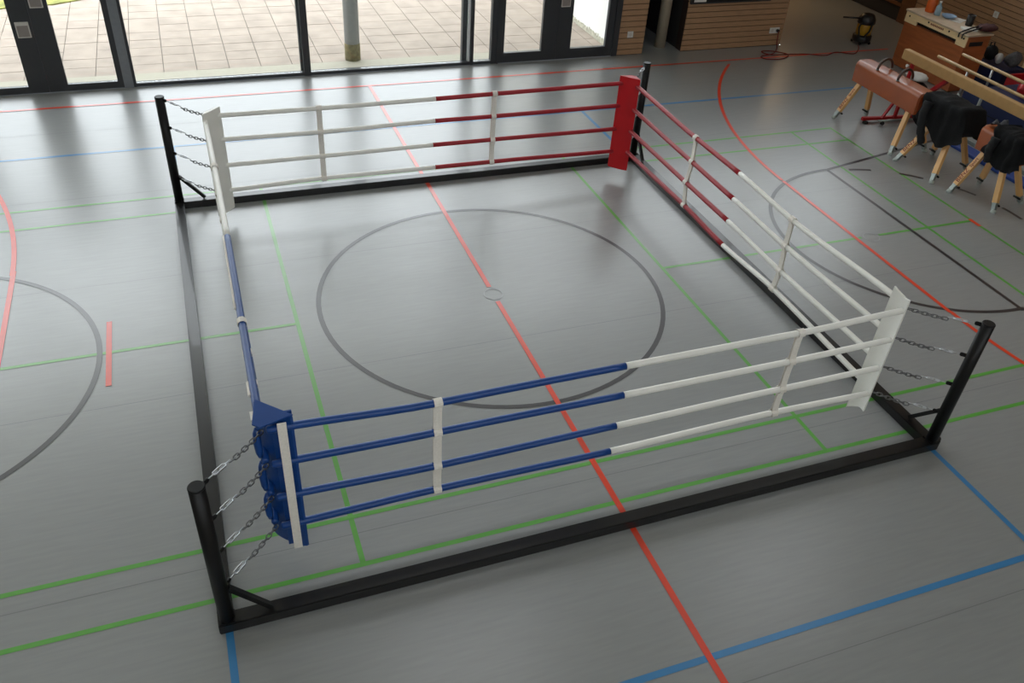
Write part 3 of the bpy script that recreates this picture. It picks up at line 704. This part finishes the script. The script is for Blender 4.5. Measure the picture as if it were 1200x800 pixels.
# balance beam
t = thing('balance_beam', 'long pale balance beam on a red floor stand, behind the pommel horse', 'balance beam', (7.86, 0.8, 0))
MB().box((7.805, -2.0, 0.945), (7.905, 3.24, 1.10), 0.012).build('beam', m_beam, t)
for ys in (3.02, -1.70):
    b = MB(); b.obox((7.855, ys, 0.06), (7.855, ys, 0.94), 0.05, 0.035, (1, 0, 0)); b.build('upright', m_redsteel, t)
    ft = MB().obox((7.30, ys + 0.10, 0.055), (8.40, ys - 0.02, 0.055), 0.05, 0.05, (0, 1, 0), 0.005).build('base_bar', m_redsteel, t)
    ORG[ft.name] = ORG[t.name]
    for xx in (7.33, 8.37): MB().lathe([(0.045, 0), (0.045, 0.03), (0.03, 0.031)], (xx, ys + 0.04, 0), 14).build('rubber_foot', m_rubber, ft)
    MB().obox((8.10, ys, 0.08), (7.88, ys, 0.50), 0.035, 0.035, (0, 1, 0)).build('brace', m_redsteel, t); MB().obox((7.60, ys, 0.08), (7.83, ys, 0.50), 0.035, 0.035, (0, 1, 0)).build('brace', m_redsteel, t)
    MB().cyl((7.50, ys - 0.06, 0.06), (8.1, ys - 0.10, 0.06), 0.018, 10).build('roller_bar', m_galv, t); MB().cyl((7.56, ys - 0.10, 0.032), (7.56, ys - 0.06, 0.032), 0.03, 14).build('wheel', m_rubber, t)
    MB().cyl((7.80, ys + 0.03, 0.90), (7.77, ys + 0.03, 0.90), 0.022, 12).build('clamp_knob', m_white_pl, t)
MB().obox((7.9, 2.62, 0.60), (7.88, 2.30, 0.94), 0.07, 0.05, (1, 0, 0)).build('brace', m_redsteel, t)
# parallel bars
t = thing('parallel_bars', 'pair of pale wooden parallel bars on steel uprights, beyond the balance beam', 'parallel bars', (8.75, 1.6, 0))
for x, ye in ((8.50, 3.20), (9.00, 3.20)):
    MB().tube([(x, ye, 0.955), (x, ye - 0.03, 0.955), (x, -0.7, 0.955), (x, -0.73, 0.955)], [0.018, 0.024, 0.024, 0.018], 14).build('rail', m_rail, t)
    for yy in (2.55, 0.1):
        MB().cyl((x, yy, 0.07), (x, yy, 0.60), 0.026, 14).build('upright', m_galv, t); MB().cyl((x, yy, 0.6), (x, yy, 0.935), 0.018, 12).build('inner_tube', m_zinc, t)
for yy in (2.55, 0.1): MB().box((8.35, yy - 0.04, 0.0), (9.15, yy + 0.04, 0.07), 0.008).build('base_bar', m_galv, t)
for x in (8.50, 9.0): MB().box((x - 0.03, 0.141, 0.0), (x + 0.03, 2.509, 0.06), 0.006).build('base_rail', m_galv, t)
# mats
tag(MB().box((8.10, -1.2, 0.0), (8.34, 2.30, 0.05), 0.012).build('gym_mat', m_bluemat, origin=(8.2, .5, 0)), 'thin blue gym mat with a dark edge, on the floor behind the bucks', 'mat')
t = thing('crash_mat', 'thick navy crash mat lying beyond the parallel bars', 'mat', (9.7, 1.5, 0))
MB().box((9.20, -0.8, 0.0), (10.4, 3.10, 0.42), 0.03).build('cover', m_navy, t); MB().box((9.19, -0.8, 0.205), (9.199, 3.1, 0.215)).build('seam_strip', m_rubber, t)
# wooden cabinet with pale top
t = thing('equipment_cabinet', 'tall brown wooden chest with a pale slotted upper panel, before the slatted wall', 'cabinet', (10.15, 4.62, 0))
BX0, BX1, BY0, BY1 = 9.75, 10.28, 3.88, 5.37
MB().box((BX0 + 0.01, BY0 + 0.01, 0.02), (BX1, BY1 - 0.01, 0.785), 0.006).build('chest_body', m_cabinet, t)
b = MB(); b.box((BX0, BY0, 0.858), (BX0 + 0.025, BY1, 0.965)); b.box((BX0, BY0, 0.786), (BX0 + 0.025, 4.10, 0.8579)); b.box((BX0, 5.07, 0.786), (BX0 + 0.025, BY1, 0.8579)); b.build('upper_panel', m_pine, t)
b = MB(); b.box((BX0 + 0.0255, BY0 + 0.01, 0.786), (BX1, BY0 + 0.03, 0.965)); b.box((BX0 + 0.0255, BY1 - 0.03, 0.786), (BX1, BY1 - 0.01, 0.965)); b.build('side_panel', m_cabinet, t)
MB().box((BX0 + 0.10, BY0 + 0.004, 0.80), (BX1 - 0.14, BY0 + 0.0099, 0.87)).build('hand_slot', m_rubber, t)
MB().box((BX0 + 0.09, 4.05, 0.787), (BX0 + 0.10, 5.12, 0.87)).build('slot_backing', m_rubber, t)
MB().box((BX0 - 0.02, BY0 - 0.02, 0.9655), (BX1 + 0.02, BY1 + 0.02, 1.0), 0.008).build('lid', mat('worn_top', (200, 178, 152), 0.6, noise=0.1, scale=6), t)
for yy, zz in ((5.27, 0.90), (4.80, 0.93), (4.30, 0.93), (3.95, 0.92)): MB().cyl((BX0 - 0.006, yy, zz), (BX0, yy, zz), 0.016, 12).build('bolt', m_rubber, t)
b = MB()
for i in range(9): b.box((BX0 - 0.004, 4.72 - i*0.036, 0.905), (BX0 - 0.0005, 4.742 - i*0.036, 0.935))
b.build('printed_mark', m_letter, t)
for yy in (4.0, 5.25): MB().box((BX0 + 0.05, yy - 0.05, 0.0), (BX1 - 0.05, yy + 0.05, 0.02)).build('foot_runner', m_rubber, t)
# things on the cabinet
tt = thing('storage_jar', 'orange plastic jar standing at the back of the wooden chest, left end', 'jar', (10.05, 5.15, 1.0))
MB().lathe([(0.085, 0), (0.09, 0.02), (0.085, 0.26), (0.06, 0.29)], (10.05, 5.15, 1.0)).build('vessel', m_orange_pl, tt); MB().lathe([(0.065, 0.291), (0.065, 0.33), (0.05, 0.335)], (10.05, 5.15, 1.0)).build('lid', m_orange_pl, tt)
tt = thing('water_bottle', 'clear bluish plastic bottle standing beside the orange jar', 'bottle', (10.03, 4.95, 1.0))
MB().lathe([(0.05, 0), (0.055, 0.015), (0.052, 0.14), (0.02, 0.19), (0.018, 0.21)], (10.03, 4.95, 1.0), 18).build('vessel', m_clear, tt); MB().lathe([(0.021, 0.2105), (0.021, 0.235)], (10.03, 4.95, 1.0), 14).build('screw_cap', m_white_pl, tt)
tag(MB().lathe([(0.06, 0), (0.10, 0.02), (0.13, 0.05), (0.125, 0.05), (0.09, 0.022)], (10.12, 4.76, 1.0), 24).build('plastic_bowl', m_lightblue, origin=(10.12, 4.76, 1)), 'light blue plastic bowl beside the clear bottle on the wooden chest', 'bowl')
b = MB(); b.obox((10.2, 4.62, 1.0005), (10.2, 4.62, 1.006), 0.30, 0.21, (0.9, 0.4, 0)); tag(b.build('paper_sheet', m_paper, origin=(10.2, 4.6, 1)), 'white paper sheet beside the blue bowl on the wooden chest', 'paper')
b = MB(); b.obox((9.98, 4.12, 1.0005), (9.98, 4.12, 1.03), 0.24, 0.17, (0.8, -0.4, 0), 0.004); tag(b.build('notepad', m_paper, origin=(10, 4.1, 1)), 'white notepad beside the dark bag strap on the wooden chest', 'notepad')
b = MB(); b.lathe([(0.055, 0), (0.06, 0.01), (0.068, 0.18), (0.06, 0.18), (0.054, 0.02)], (10.17, 4.33, 1.0), 20); tag(b.build('cup', m_blackpl, origin=(10.17, 4.33, 1)), 'black cup standing at the back of the wooden chest, right end', 'cup')
t = thing('shoulder_bag', 'dark maroon bag with black straps slumped on the right end of the wooden chest', 'bag', (10.22, 3.99, 1.0))
b = MB(); rows = []
for i in range(15):
    th_ = PI*i/14
    rows.append([Vector((10.25 + (0.21 + 0.02*math.sin(3*q))*math.cos(2*PI*q/20)*math.sin(th_), 4.02 + 0.13*math.sin(2*PI*q/20)*math.sin(th_) - 0.02, 1.062 - 0.058*math.cos(th_) + (0.01*math.sin(q*1.9) if 3 < i < 12 and i > 7 else 0))) for q in range(21)])
b.grid(rows); b.build('bag_body', m_maroon, t)
for s_ in (-0.04, 0.04): MB().tube([(10.08, 4.00 + s_, 1.08), (9.92, 3.99 + s_, 1.06), (9.78, 4.0 + s_, 1.02), (9.715, 4.01 + s_, 0.985), (9.712, 4.0 + s_, 0.92)], 0.013, 8).build('strap', m_rubber, t)
# box beside, trolley tub and its contents
t = thing('fabric_tub', 'navy fabric tub full of clothes by the slatted wall, right of the tall chest', 'tub', (10.95, 4.05, 0))
b = MB(); b.prism([(-0.30, -0.40), (0.30, -0.40), (0.30, 0.24), (-0.30, 0.24)], lambda u, v, z: Vector((10.95 + u*(0.8 + 0.1*z), 4.14 + v*(1 + 0.1*z), z)), 0.0, 0.36); b.build('tub_shell', m_navy, t)
b = MB(); b.tube([(10.70, 3.72, 0.37), (11.20, 3.72, 0.37), (11.20, 4.39, 0.37), (10.70, 4.39, 0.37)], 0.018, 8, closed=True); b.build('rim', m_navy, t)
def lump(name, label, cat, c_, r_, m, seed, group=None):
    rnd = random.Random(seed); b = MB(); rows = []; N, M = 12, 18; ph = [rnd.uniform(0, 6) for _ in range(4)]
    for i in range(N+1):
        th_ = PI*i/N; row = []
        for j in range(M+1):
            a = 2*PI*j/M; k = 1 + 0.16*math.sin(3*a + ph[0] + 2*th_)*math.sin(th_) + 0.10*math.sin(5*a + 2*th_ + ph[1])*math.sin(th_)
            zz = math.cos(th_); zz = zz if zz > 0 else zz*1.0
            row.append(Vector((c_[0] + r_[0]*math.sin(th_)*math.cos(a)*k, c_[1] + r_[1]*math.sin(th_)*math.sin(a)*k, c_[2] + r_[2]*(1 + zz*(1 + 0.06*math.sin(4*a + ph[2]))))))
        rows.append(row)
    b.grid(rows); bmesh.ops.remove_doubles(b.bm, verts=b.bm.verts, dist=1e-4)
    return tag(b.build(name, m, origin=c_), label, cat, group)
t = thing('backpack', 'black backpack with a loop handle lying on the navy tub', 'backpack', (10.86, 4.25, 0.39))
lp = MB(); rows = []
for i in range(13):
    th_ = PI*i/12; rows.append([Vector((10.86 + 0.12*math.sin(th_)*math.cos(2*PI*j/18), 4.25 + 0.11*math.sin(th_)*math.sin(2*PI*j/18), 0.52 - 0.13*math.cos(th_))) for j in range(19)])
lp.grid(rows); lp.build('pack_body', m_cloth_black, t)
MB().tube([(10.82, 4.29, 0.60), (10.82, 4.29, 0.69), (10.82, 4.22, 0.71), (10.82, 4.19, 0.61)], 0.012, 8).build('strap', m_cloth_black, t)
lump('towel', 'white bunched towel between the black backpack and the grey bag', 'towel', (10.88, 4.06, 0.39), (0.08, 0.06, 0.09), m_cloth_white, 2)
lump('cloth_bag', 'grey cloth bag heaped on the navy tub', 'bag', (11.0, 3.86, 0.39), (0.15, 0.11, 0.13), m_cloth_grey, 5)
t = thing('wooden_stool', 'yellowish wooden stool at the right picture edge, by the slatted wall', 'stool', (11.42, 3.75, 0))
MB().box((11.27, 3.62, 0.50), (11.57, 3.88, 0.535), 0.006).build('seat', m_pine, t)
for xx in (11.30, 11.54):
    for yy in (3.65, 3.85): MB().box((xx - 0.02, yy - 0.02, 0), (xx + 0.02, yy + 0.02, 0.499)).build('leg', m_pine, t)
t = thing('plastic_crate', 'red plastic crate at the right picture edge, beyond the parallel bars', 'crate', (10.75, 3.2, 0))
def sh(v): return (v[0] + 0.03, v[1] + 0.66, v[2]*1.15)
b = MB(); b.box(sh((10.45, 2.30, 0.0)), sh((10.98, 2.78, 0.02)))
for a_, c_ in (((10.45, 2.30, 0.0201), (10.47, 2.78, 0.36)), ((10.96, 2.30, 0.0201), (10.98, 2.78, 0.36)), ((10.4701, 2.30, 0.0201), (10.9599, 2.32, 0.36)), ((10.4701, 2.76, 0.0201), (10.9599, 2.78, 0.36))): b.box(sh(a_), sh(c_))
b.build('crate_shell', m_redsteel, t); b = MB()
for a_, c_ in (((10.4401, 2.29, 0.3601), (10.475, 2.79, 0.385)), ((10.955, 2.29, 0.3601), (10.99, 2.79, 0.385)), ((10.4751, 2.29, 0.3601), (10.9549, 2.325, 0.385)), ((10.4751, 2.755, 0.3601), (10.9549, 2.79, 0.385))): b.box(sh(a_), sh(c_))
b.build('rim', m_redsteel, t)
lump('ball', 'small red ball at the right picture edge under the far parallel bar', 'ball', (9.95, 2.64, 0.425), (0.10, 0.10, 0.10), m_redsteel, 4)
# kit between horse and beam
lump('sports_bag', 'black sports bag between the pommel horse and the balance beam', 'bag', (8.17, 2.74, 0.0), (0.15, 0.20, 0.29), m_cloth_black, 11)
lump('duffel_bag', 'low black duffel bag under the far end of the balance beam, below the white towel', 'bag', (8.62, 3.55, 0.0), (0.20, 0.24, 0.21), m_cloth_black, 12)
lump('towel', 'white towel on the black duffel bag beyond the pommel horse', 'towel', (8.62, 3.56, 0.425), (0.15, 0.20, 0.06), m_cloth_white, 6)
# vacuum cleaner
t = thing('vacuum_cleaner', 'yellow and black wet vacuum cleaner standing in the dim recess', 'vacuum cleaner', (9.95, 6.50, 0))
VX, VY = 9.95, 6.50
MB().lathe([(0.20, 0.06), (0.22, 0.08), (0.22, 0.20), (0.19, 0.22)], (VX, VY, 0), 24).build('chassis', m_blackpl, t)
MB().lathe([(0.175, 0.221), (0.185, 0.24), (0.185, 0.46), (0.18, 0.47)], (VX, VY, 0), 24).build('drum', m_yellow, t)
MB().lathe([(0.20, 0.471), (0.21, 0.49), (0.20, 0.58), (0.14, 0.68), (0.05, 0.70)], (VX, VY, 0), 24).build('motor_head', m_blackpl, t)
for a_ in range(4):
    an = PI/4 + a_*PI/2; MB().cyl((VX + 0.2*math.cos(an) - 0.012, VY + 0.2*math.sin(an), 0.035), (VX + 0.2*math.cos(an) + 0.012, VY + 0.2*math.sin(an), 0.035), 0.035, 14).build('castor', m_rubber, t)
MB().tube([(VX - 0.18, VY - 0.05, 0.50), (VX - 0.26, VY - 0.10, 0.42), (VX - 0.25, VY - 0.16, 0.24), (VX - 0.14, VY - 0.22, 0.22), (VX - 0.02, VY - 0.21, 0.34), (VX + 0.02, VY - 0.20, 0.55)], 0.022, 10).build('hose', m_rubber, t)
MB().cyl((VX - 0.12, VY - 0.05, 0.60), (VX - 0.55, VY + 0.20, 0.58), 0.02, 10).build('push_handle', m_blackpl, t)
t.scale = (0.82, 0.82, 0.82)
# power cable
pts = [(8.02, W - 0.075, 0.29), (8.02, W - 0.10, 0.10), (7.95, 6.45, 0.012), (7.70, 6.22, 0.012), (7.40, 6.14, 0.012), (7.42, 5.98, 0.012), (7.75, 5.95, 0.012), (7.98, 6.12, 0.018), (7.80, 6.35, 0.012), (7.55, 6.36, 0.018), (7.62, 6.16, 0.02), (8.05, 6.12, 0.02), (8.35, 6.10, 0.012), (8.70, 5.96, 0.012), (9.05, 6.08, 0.012), (9.35, 5.94, 0.012), (9.62, 6.14, 0.012), (9.74, 6.30, 0.03)]
V_ = [Vector(p_) for p_ in pts]; sm = []
for i in range(len(V_) - 1):
    p0, p1, p2, p3 = V_[max(i-1, 0)], V_[i], V_[i+1], V_[min(i+2, len(V_)-1)]
    for k in range(8):
        u = k/8; sm.append(0.5*((2*p1) + (p2 - p0)*u + (2*p0 - 5*p1 + 4*p2 - p3)*u*u + (3*p1 - p0 - 3*p2 + p3)*u**3))
sm.append(V_[-1])
tag(MB().tube(sm, 0.010, 8).build('power_cable', m_cable, origin=(8, 6.2, 0)), 'dark red power cable looped on the floor from the double socket to the vacuum', 'cable')
